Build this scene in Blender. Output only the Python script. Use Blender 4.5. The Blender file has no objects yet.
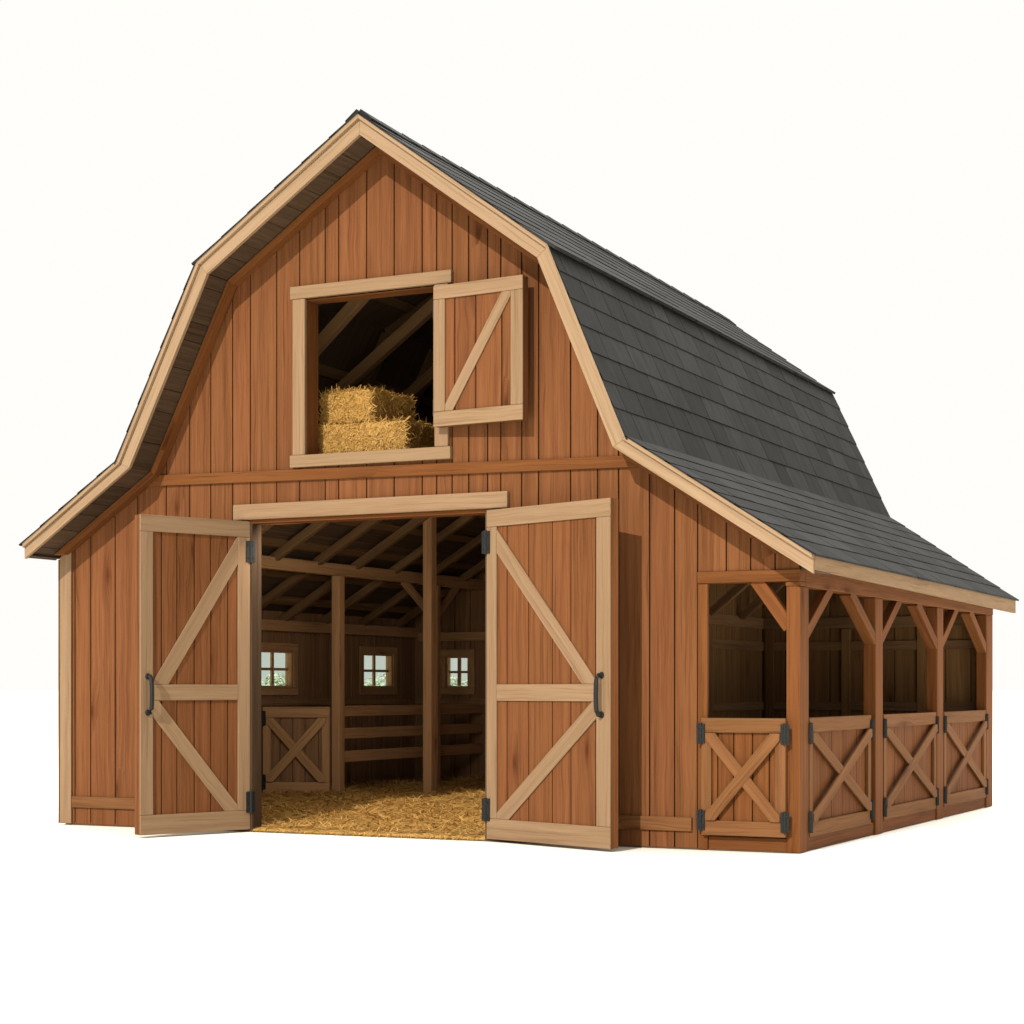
import bpy, bmesh, math, random
from mathutils import Vector as V
random.seed(7)
R = random.random
sc = bpy.context.scene
col = sc.collection
D = 6.676            # depth of the barn
OV = 0.408           # overhang of the roof past the gable

# ------------------------------------------------------------------ materials
def newmat(name):
    m = bpy.data.materials.new(name); m.use_nodes = True
    nt = m.node_tree; nt.nodes.clear()
    out = nt.nodes.new('ShaderNodeOutputMaterial')
    b = nt.nodes.new('ShaderNodeBsdfPrincipled')
    nt.links.new(b.outputs[0], out.inputs[0])
    return m, nt, b, out

class NT:
    """tiny helper for wiring nodes"""
    def __init__(s, nt): s.nt = nt
    def n(s, t, **kw):
        x = s.nt.nodes.new(t)
        for k, v in kw.items(): setattr(x, k, v)
        return x
    def l(s, a, b): s.nt.links.new(a, b)
    def math(s, op, a, b=None, c=None, clamp=False):
        x = s.n('ShaderNodeMath', operation=op); x.use_clamp = clamp
        for i, v in enumerate((a, b, c)):
            if v is None: continue
            if isinstance(v, (int, float)): x.inputs[i].default_value = v
            else: s.l(v, x.inputs[i])
        return x.outputs[0]
    def ramp(s, fac, stops):
        x = s.n('ShaderNodeValToRGB'); e = x.color_ramp.elements
        while len(e) < len(stops): e.new(0.5)
        for k, (p, c) in enumerate(stops):
            e[k].position = p; e[k].color = (*c, 1) if len(c) == 3 else c
        s.l(fac, x.inputs[0]); return x.outputs[0]
    def uv(s, name):
        x = s.n('ShaderNodeUVMap'); x.uv_map = name; return x.outputs[0]
    def sep(s, v):
        x = s.n('ShaderNodeSeparateXYZ'); s.l(v, x.inputs[0]); return x.outputs
    def comb(s, x_, y_, z_=0.0):
        x = s.n('ShaderNodeCombineXYZ')
        for i, v in enumerate((x_, y_, z_)):
            if isinstance(v, (int, float)): x.inputs[i].default_value = v
            else: s.l(v, x.inputs[i])
        return x.outputs[0]
    def noise(s, vec, scale, detail=3, rough=.55, dist=0.0):
        x = s.n('ShaderNodeTexNoise'); x.inputs['Scale'].default_value = scale
        x.inputs['Detail'].default_value = detail; x.inputs['Roughness'].default_value = rough
        x.inputs['Distortion'].default_value = dist
        s.l(vec, x.inputs['Vector']); return x.outputs[0]
    def mixc(s, fac, a, b, mode='MIX'):
        x = s.n('ShaderNodeMix', data_type='RGBA', blend_type=mode)
        if isinstance(fac, (int, float)): x.inputs[0].default_value = fac
        else: s.l(fac, x.inputs[0])
        for i, v in ((6, a), (7, b)):
            if isinstance(v, tuple): x.inputs[i].default_value = (*v, 1)
            else: s.l(v, x.inputs[i])
        return x.outputs[2]

def wood(name, dark, mid, light, tone=.22, knots=True, rough=.72, contrast=1.0):
    """board wood: UV 'grain' (x across, y along the grain, metres), UV 'rnd' (per board)"""
    m, nt, b, out = newmat(name); g = NT(nt)
    u, v, _ = g.sep(g.uv('grain')); r0, r1, _ = g.sep(g.uv('rnd'))
    # knots: sparse voronoi cells stretched along the grain
    kv = g.comb(g.math('MULTIPLY', u, 5.2), g.math('MULTIPLY', v, 1.7))
    vo = g.n('ShaderNodeTexVoronoi', voronoi_dimensions='2D'); vo.inputs['Scale'].default_value = 1.0
    g.l(kv, vo.inputs['Vector'])
    d = vo.outputs['Distance']
    pick = g.math('GREATER_THAN', g.sep(vo.outputs['Color'])[0], .92 if knots else 2.0)
    near = g.math('MULTIPLY', g.math('SUBTRACT', 1.0, g.math('MULTIPLY', d, 1.6), clamp=True), pick)
    # grain bends round the knots
    wob = g.noise(g.comb(g.math('MULTIPLY', u, 3.0), g.math('MULTIPLY', v, .9)), 2.0, 2)
    uu = g.math('ADD', u, g.math('MULTIPLY', wob, .055))
    uu = g.math('ADD', uu, g.math('MULTIPLY', near, .05))
    fine = g.noise(g.comb(g.math('MULTIPLY', uu, 95.0), g.math('MULTIPLY', v, 2.2)), 1.0, 4, .6)
    band = g.noise(g.comb(g.math('MULTIPLY', uu, 21.0), g.math('MULTIPLY', v, .45)), 1.0, 3, .5)
    pore = g.noise(g.comb(g.math('MULTIPLY', uu, 55.0), g.math('MULTIPLY', v, .8), 3.0), 1.0, 2, .5)
    f = g.math('ADD', g.math('MULTIPLY', fine, .45), g.math('MULTIPLY', band, .55))
    lo, hi = .5 - .17 / contrast, .5 + .17 / contrast
    c = g.ramp(f, [(lo, dark), (.5, mid), (hi, light)])
    streak = g.ramp(pore, [(.575, (1, 1, 1)), (.66, (.72, .67, .62))])
    c = g.mixc(.8 * min(1, contrast), c, streak, 'MULTIPLY')
    ring = g.math('SINE', g.math('MULTIPLY', d, 75.0))
    kn = g.ramp(near, [(.0, (1, 1, 1)), (.50, (.95, .93, .91)), (.74, (.86, .81, .77)), (.84, (.70, .62, .55)), (.94, (.55, .46, .39))])
    c = g.mixc(1.0, c, kn, 'MULTIPLY')
    rr = g.math('MULTIPLY', g.math('MULTIPLY', ring, near), .14)
    rs = g.math('SUBTRACT', 1.0, g.math('ABSOLUTE', rr))
    t = g.math('MULTIPLY', g.math('ADD', 1.0 - tone / 2, g.math('MULTIPLY', r0, tone)), rs)
    c = g.mixc(1.0, c, g.comb(t, t, t), 'MULTIPLY')
    hs = g.n('ShaderNodeHueSaturation')
    g.l(g.math('ADD', .4985, g.math('MULTIPLY', r1, .003)), hs.inputs['Hue'])
    g.l(c, hs.inputs['Color'])
    g.l(hs.outputs[0], b.inputs['Base Color'])
    b.inputs['Roughness'].default_value = rough
    b.inputs['Specular IOR Level'].default_value = .06
    bp = g.n('ShaderNodeBump'); bp.inputs['Strength'].default_value = .25; bp.inputs['Distance'].default_value = .004
    g.l(f, bp.inputs['Height']); g.l(bp.outputs[0], b.inputs['Normal'])
    return m

M = {}
M['siding'] = wood('russet_siding', (0.0926, 0.0332, 0.0115), (0.1401, 0.0518, 0.0184), (0.1717, 0.0669, 0.0252), .13)
M['brown'] = wood('brown_timber', (0.0893, 0.0292, 0.0082), (0.1295, 0.0447, 0.0129), (0.1586, 0.0577, 0.0176), .12, rough=.7)
M['tan'] = wood('tan_trim', (0.1678, 0.0980, 0.0519), (0.2195, 0.1361, 0.0755), (0.2585, 0.1651, 0.0951), .10, knots=False, contrast=.8)
M['paletrim'] = wood('pale_trim', (.205, .128, .072), (.268, .176, .103), (.308, .207, .125), .10, knots=False, contrast=.8)
M['rafterwood'] = wood('dull_roof_timber', (0.0880, 0.0472, 0.0198), (0.1240, 0.0676, 0.0281), (0.1550, 0.0863, 0.0372), .30)
M['stallboard'] = wood('stall_boards', (0.1320, 0.0661, 0.0257), (0.1860, 0.0946, 0.0365), (0.2325, 0.1208, 0.0484), .30)  # slightly darker and redder than the inner boards
M['gatewood'] = wood('gate_timber', (0.1043, 0.0428, 0.0153), (0.1487, 0.0634, 0.0234), (0.1794, 0.0800, 0.0315), .16)
M['inner'] = wood('old_inner_boards', (0.1308, 0.0682, 0.0312), (0.1928, 0.1029, 0.0491), (0.2410, 0.1334, 0.0638), .30)
M['innerpost'] = wood('inner_timber', (0.2421, 0.1276, 0.0556), (0.3194, 0.1749, 0.0799), (0.3709, 0.2127, 0.1000), .15)
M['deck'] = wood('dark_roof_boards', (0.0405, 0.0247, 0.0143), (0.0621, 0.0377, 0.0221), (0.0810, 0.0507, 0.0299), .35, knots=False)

def shingle_mat():
    m, nt, b, out = newmat('slate_grey_shingle'); g = NT(nt)
    u, v, _ = g.sep(g.uv('grain')); r0, r1, _ = g.sep(g.uv('rnd'))
    vec = g.comb(g.math('MULTIPLY', u, 14), g.math('MULTIPLY', v, 3.2))
    n1 = g.noise(vec, 1.0, 5, .6, .6)
    n2 = g.noise(g.comb(u, v), 130.0, 2, .6)
    f = g.math('ADD', g.math('MULTIPLY', n1, .7), g.math('MULTIPLY', n2, .3))
    c = g.ramp(f, [(.30, (0.0099, 0.0099, 0.0094)), (.5, (0.0169, 0.0167, 0.0157)), (.68, (0.0237, 0.0234, 0.0218))])
    t = g.math('ADD', .73, g.math('MULTIPLY', r0, .54))
    c = g.mixc(1.0, c, g.comb(t, t, t), 'MULTIPLY')
    g.l(c, b.inputs['Base Color'])
    b.inputs['Roughness'].default_value = .85; b.inputs['Specular IOR Level'].default_value = .08
    bp = g.n('ShaderNodeBump'); bp.inputs['Strength'].default_value = .35; bp.inputs['Distance'].default_value = .004
    g.l(f, bp.inputs['Height']); g.l(bp.outputs[0], b.inputs['Normal'])
    return m
M['shingle'] = shingle_mat()

def simple(name, c, rough=.6, metal=0.0, noise=0.0, nscale=20):
    m, nt, b, out = newmat(name); g = NT(nt)
    if noise:
        tc = g.n('ShaderNodeTexCoord')
        n = g.noise(tc.outputs['Object'], nscale, 4)
        lo = tuple(x * (1 - noise) for x in c); hi = tuple(min(1, x * (1 + noise)) for x in c)
        g.l(g.ramp(n, [(.3, lo), (.7, hi)]), b.inputs['Base Color'])
    else: b.inputs['Base Color'].default_value = (*c, 1)
    b.inputs['Roughness'].default_value = rough; b.inputs['Metallic'].default_value = metal
    return m
M['iron'] = simple('black_iron', (.011, .0112, .0105), .65, 0, .35, 60)
M['iron'].node_tree.nodes['Principled BSDF'].inputs['Specular IOR Level'].default_value = .22
M['dirt'] = simple('dark_floor', (.075, .05, .03), .95, 0, .3, 5)
M['ground'] = simple('white_ground', (.92, .90, .80), .9)
M['felt'] = simple('roof_felt', (.014, .014, .014), .9, 0, .2, 8)

def straw_mat(name, a, b_, c_):
    m, nt, b, out = newmat(name); g = NT(nt)
    r0, r1, _ = g.sep(g.uv('rnd'))
    u, v, _ = g.sep(g.uv('grain'))
    n = g.noise(g.comb(g.math('MULTIPLY', u, 60), g.math('MULTIPLY', v, 8)), 1.0, 2)
    f = g.math('ADD', g.math('MULTIPLY', r0, .75), g.math('MULTIPLY', n, .25))
    c = g.ramp(f, [(.08, a), (.5, b_), (.92, c_)])
    g.l(c, b.inputs['Base Color']); b.inputs['Roughness'].default_value = .65
    b.inputs['Specular IOR Level'].default_value = .3
    return m
M['straw'] = straw_mat('golden_straw', (.34, .175, .038), (.45, .25, .062), (.57, .345, .105))
M['hay'] = straw_mat('golden_hay', (.235, .115, .020), (.36, .190, .038), (.49, .285, .075))

def leaf_mat():
    m, nt, b, out = newmat('pale_leaf'); g = NT(nt)
    r0, r1, _ = g.sep(g.uv('rnd'))
    g.l(g.ramp(r0, [(0, (.34, .39, .29)), (1, (.46, .51, .39))]), b.inputs['Base Color'])
    b.inputs['Roughness'].default_value = .7
    return m
M['leaf'] = leaf_mat()
M['bark'] = simple('shrub_bark', (.12, .08, .05), .9, 0, .3, 30)

def glass_mat():
    m, nt, b, out = newmat('window_glass'); g = NT(nt); nt.nodes.remove(b)
    tr = g.n('ShaderNodeBsdfTransparent'); tr.inputs[0].default_value = (.74, .79, .75, 1)
    gl = g.n('ShaderNodeBsdfGlossy'); gl.inputs['Roughness'].default_value = .05
    mx = g.n('ShaderNodeMixShader'); mx.inputs[0].default_value = .05
    g.l(tr.outputs[0], mx.inputs[1]); g.l(gl.outputs[0], mx.inputs[2]); g.l(mx.outputs[0], out.inputs[0])
    return m
M['glass'] = glass_mat()

# ------------------------------------------------------------------ mesh builder
X, Y, Z = V((1, 0, 0)), V((0, 1, 0)), V((0, 0, 1))
class MB:
    def __init__(s): s.v = []; s.f = []; s.g = []; s.r = []
    def face(s, pts, uvs, rnd):
        i = len(s.v); s.v += [tuple(p) for p in pts]
        s.f.append(tuple(range(i, i + len(pts)))); s.g += uvs; s.r += [rnd] * len(pts)
    def prism(s, poly, O=V((0, 0, 0)), A=X, B=Z, N=Y, t=(0, .02), gdir=(0, 1), rnd=None, off=None):
        """polygon in the A,B plane pushed along N from t[0] to t[1]; grain along gdir"""
        rnd = rnd or (R(), R()); ox, oy = off or (R() * 40, R() * 40)
        L = math.hypot(*gdir); gx, gy = gdir[0] / L, gdir[1] / L
        if A.cross(B).dot(N) < 0: poly = poly[::-1]
        n = len(poly); i0 = len(s.v)
        def uv(p, k): return (p[0] * gy - p[1] * gx + k + ox, p[0] * gx + p[1] * gy + oy)
        for k in (0, 1):
            for p in poly: s.v.append(tuple(O + A * p[0] + B * p[1] + N * t[k]))
        def add(idx, uvs): s.f.append(tuple(idx)); s.g += uvs; s.r += [rnd] * len(idx)
        add([i0 + n + k for k in range(n)], [uv(p, 0) for p in poly])
        add([i0 + k for k in range(n)][::-1], [uv(p, .31) for p in poly][::-1])
        for k in range(n):
            a, b = k, (k + 1) % n
            add([i0 + a, i0 + b, i0 + n + b, i0 + n + a],
                [uv(poly[a], t[0]), uv(poly[b], t[0]), uv(poly[b], t[1]), uv(poly[a], t[1])])
    def box(s, x0, x1, y0, y1, z0, z1, grain='z', rnd=None):
        if grain == 'z': s.prism([(x0, z0), (x1, z0), (x1, z1), (x0, z1)], t=(y0, y1), rnd=rnd)
        elif grain == 'x': s.prism([(x0, z0), (x1, z0), (x1, z1), (x0, z1)], t=(y0, y1), gdir=(1, 0), rnd=rnd)
        else: s.prism([(y0, z0), (y1, z0), (y1, z1), (y0, z1)], A=Y, B=Z, N=X, t=(x0, x1), gdir=(1, 0), rnd=rnd)
    def beam(s, p, q, w, t, N):
        """bar from p to q, width w across, thickness t along N (centred)"""
        p, q = V(p), V(q); d = (q - p); L = d.length; d.normalize()
        N = V(N); N = (N - d * N.dot(d)).normalized(); W = N.cross(d)
        s.prism([(-w / 2, 0), (w / 2, 0), (w / 2, L), (-w / 2, L)], O=p, A=W, B=d, N=N, t=(-t / 2, t / 2))
    def tube(s, pts, r, k=8, rnd=(.5, .5)):
        pts = [V(p) for p in pts]; rings = []
        for i, p in enumerate(pts):
            d = (pts[min(i + 1, len(pts) - 1)] - pts[max(i - 1, 0)]).normalized()
            a = d.cross(Z if abs(d.z) < .9 else X).normalized(); b = d.cross(a)
            rr = r[i] if isinstance(r, (list, tuple)) else r
            rings.append([p + (a * math.cos(6.2832 * j / k) + b * math.sin(6.2832 * j / k)) * rr for j in range(k)])
        for i in range(len(pts) - 1):
            for j in range(k):
                q = [rings[i][j], rings[i][(j + 1) % k], rings[i + 1][(j + 1) % k], rings[i + 1][j]]
                s.face(q, [(j * .02, i * .1)] * 4, rnd)
        s.face(rings[0][::-1], [(0, 0)] * k, rnd); s.face(rings[-1], [(0, 0)] * k, rnd)
    def build(s, name, mat, parent=None, bevel=0.0, weld=False, smooth=False):
        me = bpy.data.meshes.new(name); me.from_pydata(s.v, [], s.f)
        ug = me.uv_layers.new(name='grain'); ur = me.uv_layers.new(name='rnd')
        ug.data.foreach_set('uv', [c for p in s.g for c in p])
        ur.data.foreach_set('uv', [c for p in s.r for c in p])
        bm = bmesh.new(); bm.from_mesh(me)
        if weld: bmesh.ops.remove_doubles(bm, verts=bm.verts, dist=1e-5)
        bmesh.ops.recalc_face_normals(bm, faces=bm.faces)
        bm.to_mesh(me); bm.free()
        if smooth: me.shade_smooth()
        me.materials.append(M[mat])
        o = bpy.data.objects.new(name, me); col.objects.link(o); o.parent = parent
        if bevel:
            b = o.modifiers.new('bevel', 'BEVEL'); b.width = bevel; b.segments = 2
            b.limit_method = 'ANGLE'; b.angle_limit = math.radians(35); b.use_clamp_overlap = True
        return o

def one(name, mat, parent, bevel=.004, **kw):
    """one box as a part"""
    m = MB(); m.box(**kw); return m.build(name, mat, parent, bevel)
def bar(name, mat, parent, p, q, w, t, N, bevel=.005):
    m = MB(); m.beam(p, q, w, t, N); return m.build(name, mat, parent, bevel)

# ------------------------------------------------------------------ the barn
barn = bpy.data.objects.new('barn', None); col.objects.link(barn)
barn.location = (0, 0, 0)
barn['label'] = 'reddish brown wooden gambrel barn with dark shingle roof and open double doors'
barn['category'] = 'barn'

# roof profiles (x, z): shingle tops at the front and the rear
PF = [(-.094, 2.630), (.975, 3.325), (1.840, 5.015), (3.506, 6.108), (5.283, 4.820), (5.948, 3.258), (7.445, 2.305)]
PR = [(-.094, 2.620), (.985, 3.300), (1.870, 4.930), (3.810, 5.740), (5.293, 4.690), (5.968, 3.230), (7.375, 2.278)]
YF = [-OV] * 7
YR = [D + OV] * 3 + [7.7] + [D + OV] * 3
DEP = [.143, .158, .166, .166, .166, .155]

def offset(P, dist):
    """polyline moved inwards by dist (one number per segment); plumb cut ends"""
    lines = []
    for k in range(6):
        (x0, z0), (x1, z1) = P[k], P[k + 1]; L = math.hypot(x1 - x0, z1 - z0)
        dx, dz = (x1 - x0) / L, (z1 - z0) / L
        nx, nz = dz, -dx                      # inward (down) normal
        lines.append((x0 + nx * dist[k], z0 + nz * dist[k], dx, dz))
    out = []
    x, z, dx, dz = lines[0]; out.append((P[0][0] + .012, z + dz / dx * (P[0][0] + .012 - x)))
    for k in range(1, 6):
        x, z, dx, dz = lines[k - 1]; X2, Z2, ex, ez = lines[k]
        den = dx * ez - dz * ex
        t = ((X2 - x) * ez - (Z2 - z) * ex) / den
        out.append((x + dx * t, z + dz * t))
    x, z, dx, dz = lines[5]; out.append((P[6][0] - .012, z + dz / dx * (P[6][0] - .012 - x)))
    return out
def off(P, f, add=0): return offset(P, [d * f + add for d in DEP])
UND = offset(PF, DEP)                            # underside line (front)
def top_at(x, prof=UND):
    for (x0, z0), (x1, z1) in zip(prof, prof[1:]):
        if x0 <= x <= x1: return z0 + (z1 - z0) * (x - x0) / (x1 - x0)
    return prof[0][1] if x < prof[0][0] else prof[-1][1]
def lerp3(k, v, f=0.0, add=0.0):
    a, b = OFF(0, f, add)[k], OFF(1, f, add)[k]
    return V((a[0] + (b[0] - a[0]) * v, YF[k] + (YR[k] - YF[k]) * v, a[1] + (b[1] - a[1]) * v))
_c = {}
def OFF(i, f, add):
    key = (i, f, add)
    if key not in _c: _c[key] = off((PF, PR)[i], f, add)
    return _c[key]

# --- roof deck (one closed shell) with its trim and shingles as sub-parts
m = MB()
n = 12
for k in range(6):
    for j in range(n):
        v0, v1 = j / n, (j + 1) / n
        for f, add in ((0, .026), (0, .070)):
            q = [lerp3(k, v0, f, add), lerp3(k, v1, f, add), lerp3(k + 1, v1, f, add), lerp3(k + 1, v0, f, add)]
            uo = (R() * 9, R() * 9)
            m.face(q, [(uo[0], uo[1]), (uo[0] + .6, uo[1]), (uo[0] + .6, uo[1] + 1.5), (uo[0], uo[1] + 1.5)], (R(), R()))
roof = m.build('roof', 'deck', barn)
M_felt = M['felt']

def rake(fa, aa, fb, ab, y0, y1, name, mat):
    """board along the whole front rake between two offsets, mitred at each kink"""
    a, b = OFF(0, fa, aa), OFF(0, fb, ab); mb = MB()
    for k in range(6):
        g = (a[k + 1][0] - a[k][0], a[k + 1][1] - a[k][1])
        mb.prism([a[k], a[k + 1], b[k + 1], b[k]], t=(y0, y1), gdir=g)
    return mb.build(name, mat, roof, .004)
rake(0, .022, .0, .060, -OV - .030, -OV + .05, 'rake_trim', 'paletrim')
rake(0, .061, 1, 0, -OV, -OV + .04, 'rake_board', 'paletrim')
def rake_rear():
    mb = MB()
    for k in range(6):
        q = []
        for kk, f, ad in ((k, 0, .024), (k + 1, 0, .024), (k + 1, 1, 0), (k, 1, 0)):
            q.append(lerp3(kk, 1.0, f, ad))
        q2 = [p + V((0, -.035, 0)) for p in q]
        uv = [(0, 0), (0, 1), (.12, 1), (.12, 0)]
        mb.face(q, uv, (.5, .5)); mb.face(q2[::-1], uv, (.5, .5))
        for i in range(4):
            mb.face([q[i], q[(i + 1) % 4], q2[(i + 1) % 4], q2[i]], uv, (.5, .5))
    return mb.build('rake_board', 'paletrim', roof, 0, weld=False)
rake_rear()
# soffit boards under the front overhang, laid across the rake
so, so2 = OFF(0, 1, -.008), OFF(0, 1, -.030)
mb = MB()
for k in range(6):
    (x0, z0), (x1, z1) = so[k], so[k + 1]; L = math.hypot(x1 - x0, z1 - z0); s0 = 0
    A = V(((x1 - x0) / L, 0, (z1 - z0) / L)); Nn = V((A.z, 0, -A.x)) * -1
    while s0 < L:
        s1 = min(L, s0 + .17 + R() * .17)
        mb.prism([(s0, -OV + .041), (s1 - .005, -OV + .041), (s1 - .005, .03), (s0, .03)],
                 O=V((x0, 0, z0)), A=A, B=Y, N=Nn, t=(0, .016), gdir=(0, 1))
        s0 = s1
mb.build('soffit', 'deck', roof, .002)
# eave boards at the two low edges
def eave(k, sx, name):
    a0, a1 = lerp3(k, 0, 0, .03), lerp3(k, 1, 0, .03); b0, b1 = lerp3(k, 0, .84, 0), lerp3(k, 1, 1, 0)
    mb = MB(); w = V((sx * .03, 0, 0)); yy = V((sx * -.006, .041, 0)); ye = V((sx * -.006, -.036, 0))
    P = [a0 + yy, a1 + ye, b1 + ye, b0 + yy]
    # thickness inwards
    Q = [p + w for p in P]
    mb.face(P, [(0, 0), (0, 7.4), (.1, 7.4), (.1, 0)], (.5, .4)); mb.face(Q[::-1], [(0, 0), (0, 7.4), (.1, 7.4), (.1, 0)], (.5, .4))
    for i in range(4):
        mb.face([P[i], P[(i + 1) % 4], Q[(i + 1) % 4], Q[i]], [(0, 0), (0, 1), (.03, 1), (.03, 0)], (.5, .4))
    return mb.build(name, 'tan', roof, .003, weld=True)
eave(6, -1, 'eave_fascia'); eave(0, 1, 'eave_fascia')
# boxed eave soffits
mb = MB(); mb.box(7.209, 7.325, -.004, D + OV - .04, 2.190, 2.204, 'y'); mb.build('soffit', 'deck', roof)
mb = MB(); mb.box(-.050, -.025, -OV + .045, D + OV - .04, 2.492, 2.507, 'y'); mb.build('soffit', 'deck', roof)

# shingles: every tab a thin wedge of its own
def slope(k, flip, rows, tabw, lip=0.0):
    """k = segment, flip = True when the low end is k+1"""
    mb = MB()
    lo, hi = (k + 1, k) if flip else (k, k + 1)
    def pt(s, v, h):
        a, b = lerp3(lo, v, 0, .0259), lerp3(hi, v, 0, .0259)
        p = a + (b - a) * s
        e = (b - a); yv = V((0, 1, 0)); nn = e.cross(yv).normalized()
        if nn.z < 0: nn = -nn
        return p + nn * h
    Lr = (lerp3(hi, .5) - lerp3(lo, .5)).length
    for r in range(rows):
        s0 = r / rows; s1 = min(1.0, (r + 1.25) / rows)
        if r == 0: s0 -= (.035 + lip) / Lr
        y = -R() * tabw; W = 7.5
        while y < W:
            w = tabw * (.75 + R() * .6)
            a, b = max(0, y) / W, min(W, y + w - .011) / W
            a = -.005 if a <= 0 else a; b = 1.003 if b >= .999 else b
            if b - a > .004:
                s0j = s0 + (R() - .5) * .006 / Lr
                h0 = .011 + R() * .003 + (lip * .35 if r == 0 else 0); h1 = .004
                T = [pt(s0j, a, h0), pt(s0j, b, h0), pt(s1, b, h1), pt(s1, a, h1)]
                Bm = [pt(s0j, a, -.004), pt(s0j, b, -.004), pt(s1, b, -.004), pt(s1, a, -.004)]
                ox, oy = R() * 30, R() * 30
                uv = [(ox + a * W, oy), (ox + b * W, oy), (ox + b * W, oy + .25), (ox + a * W, oy + .25)]
                rn = (R(), R())
                mb.face(T, uv, rn)
                for i in range(4):
                    mb.face([T[i], T[(i + 1) % 4], Bm[(i + 1) % 4], Bm[i]], [uv[i], uv[(i + 1) % 4], uv[(i + 1) % 4], uv[i]], rn)
            y += w
    return mb.build('shingles', 'shingle', roof)
slope(5, True, 8, .50); slope(4, True, 7, .46); slope(3, True, 7, .6, .03)
slope(0, False, 5, .55); slope(1, False, 7, .46); slope(2, False, 6, .6, .010)
# ridge cap: overlapping folded pieces
mb = MB(); ncap = 24
for j in range(ncap):
    v0, v1 = j / ncap - .004, (j + 1.2) / ncap
    for side in (2, 4):
        def q(v, s, h):
            a, b = lerp3(3, v, 0, .0259), lerp3(side, v, 0, .0259)
            d = (b - a).normalized(); nn = d.cross(Y); nn = nn if nn.z > 0 else -nn
            return a + d * s + nn * h + (Z * .012 if s == 0 else V((0, 0, 0)))
        v1c = min(v1, 1.003); h0, h1 = (.031, .022) if j == 0 else (.026, .018); v0 += .001 * (j == 0); rn = (R(), R()); ww = .135
        T = [q(v0, 0, h0), q(v0, ww, h0), q(v1c, ww, h1), q(v1c, 0, h1)]
        Bm = [q(v0, 0, .0), q(v0, ww, .0), q(v1c, ww, .0), q(v1c, 0, .0)]
        uv = [(j, 0), (j, .13), (j + .3, .13), (j + .3, 0)]
        mb.face(T, uv, rn)
        for i in range(4): mb.face([T[i], T[(i + 1) % 4], Bm[(i + 1) % 4], Bm[i]], uv, rn)
mb.build('ridge_cap', 'shingle', roof)

# --- walls
def column(mb, x0, x1, zb, zt_prof, holes, y0, y1, O=V((0, 0, 0)), A=X, N=Y, gap=.011, rnd=None):
    """one upright board between x0 and x1 from zb up to a profile, minus rectangular holes"""
    a, b = x0 + gap / 2, x1 - gap / 2
    if b - a < .01: return
    rnd = rnd or (R(), R()); of = (R() * 40, R() * 40)
    def piece(a, b, zlo, zhi=None):
        if zhi is None:
            pts = [(b, top_at(b, zt_prof))] + [(x, z) for x, z in reversed(zt_prof) if a < x < b] + [(a, top_at(a, zt_prof))]
            if max(p[1] for p in pts) <= zlo + .01: return
            poly = [(a, zlo), (b, zlo)] + pts
        else: poly = [(a, zlo), (b, zlo), (b, zhi), (a, zhi)]
        mb.prism(poly, O=O, A=A, B=Z, N=N, t=(y0, y1), rnd=rnd, off=of)
    cut = [h for h in holes if h[0] < b - .012 and h[1] > a + .012]
    if not cut: piece(a, b, zb); return
    cut.sort(key=lambda h: h[2]); z = zb
    for h in cut:
        if h[2] > z + .01: piece(a, b, z, h[2])
        if h[0] > a + .012: piece(a, h[0], h[2], h[3])
        if h[1] < b - .012: piece(h[1], b, h[2], h[3])
        z = h[3]
    piece(a, b, z)

DOOR = (2.13, 4.497, 0.0, 2.775); LOFT = (2.72, 4.014, 3.31, 4.665); STALL = (6.436, 7.2, 0.0, 2.193)
edges = [.0, .17, .353, .637, .893, 1.215, 1.474, 1.704, 1.941, 2.13, 2.408, 2.648, 2.91, 3.047, 3.328, 3.601, 3.874,
         4.014, 4.162, 4.319, 4.497, 4.619, 4.813, 4.968, 5.257, 5.498, 5.682, 5.951, 6.165, 6.36, 6.60, 6.80, 7.0, 7.2]
UW = [(x, z - .012) for x, z in offset(PF, [d - .012 for d in DEP])]
UW = [(x, z) for x, z in UW]
m = MB()
for a, b in zip(edges, edges[1:]):
    column(m, a, b, .012, UW, [DOOR, LOFT, STALL], 0, .022)
front = m.build('wall', 'siding', barn, .003)
# backing boards behind the siding
m = MB()
for a, b in zip(edges[::2], edges[2::2] + [7.2]):
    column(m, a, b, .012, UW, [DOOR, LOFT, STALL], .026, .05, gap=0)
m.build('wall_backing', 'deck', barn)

# left side wall with two window holes, boards inside and outside
W1 = (3.20, 3.85, 1.285, 1.69); W2 = (5.37, 6.07, 1.285, 1.69)
flat = [(-1, 2.50), (20, 2.50)]
m = MB()
y = .05
while y < D - .05:
    y1 = min(D, y + .16 + R() * .16); column(m, y, y1, .012, flat, [W1, W2], .0, .022, A=Y, N=X)
    y = y1
for a, b in ((.05, 4.6), (4.6, D)): column(m, a, b, .012, flat, [W1, W2], .026, .05, A=Y, N=X, gap=0)
m.build('wall', 'siding', barn, .003)
m = MB(); y = .055
while y < D - .07:
    y1 = min(D - .055, y + .16 + R() * .14); column(m, y, y1, .012, flat, [W1, W2], .053, .073, A=Y, N=X, gap=.012)
    y = y1
m.build('wall_lining', 'inner', barn, .003)
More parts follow.
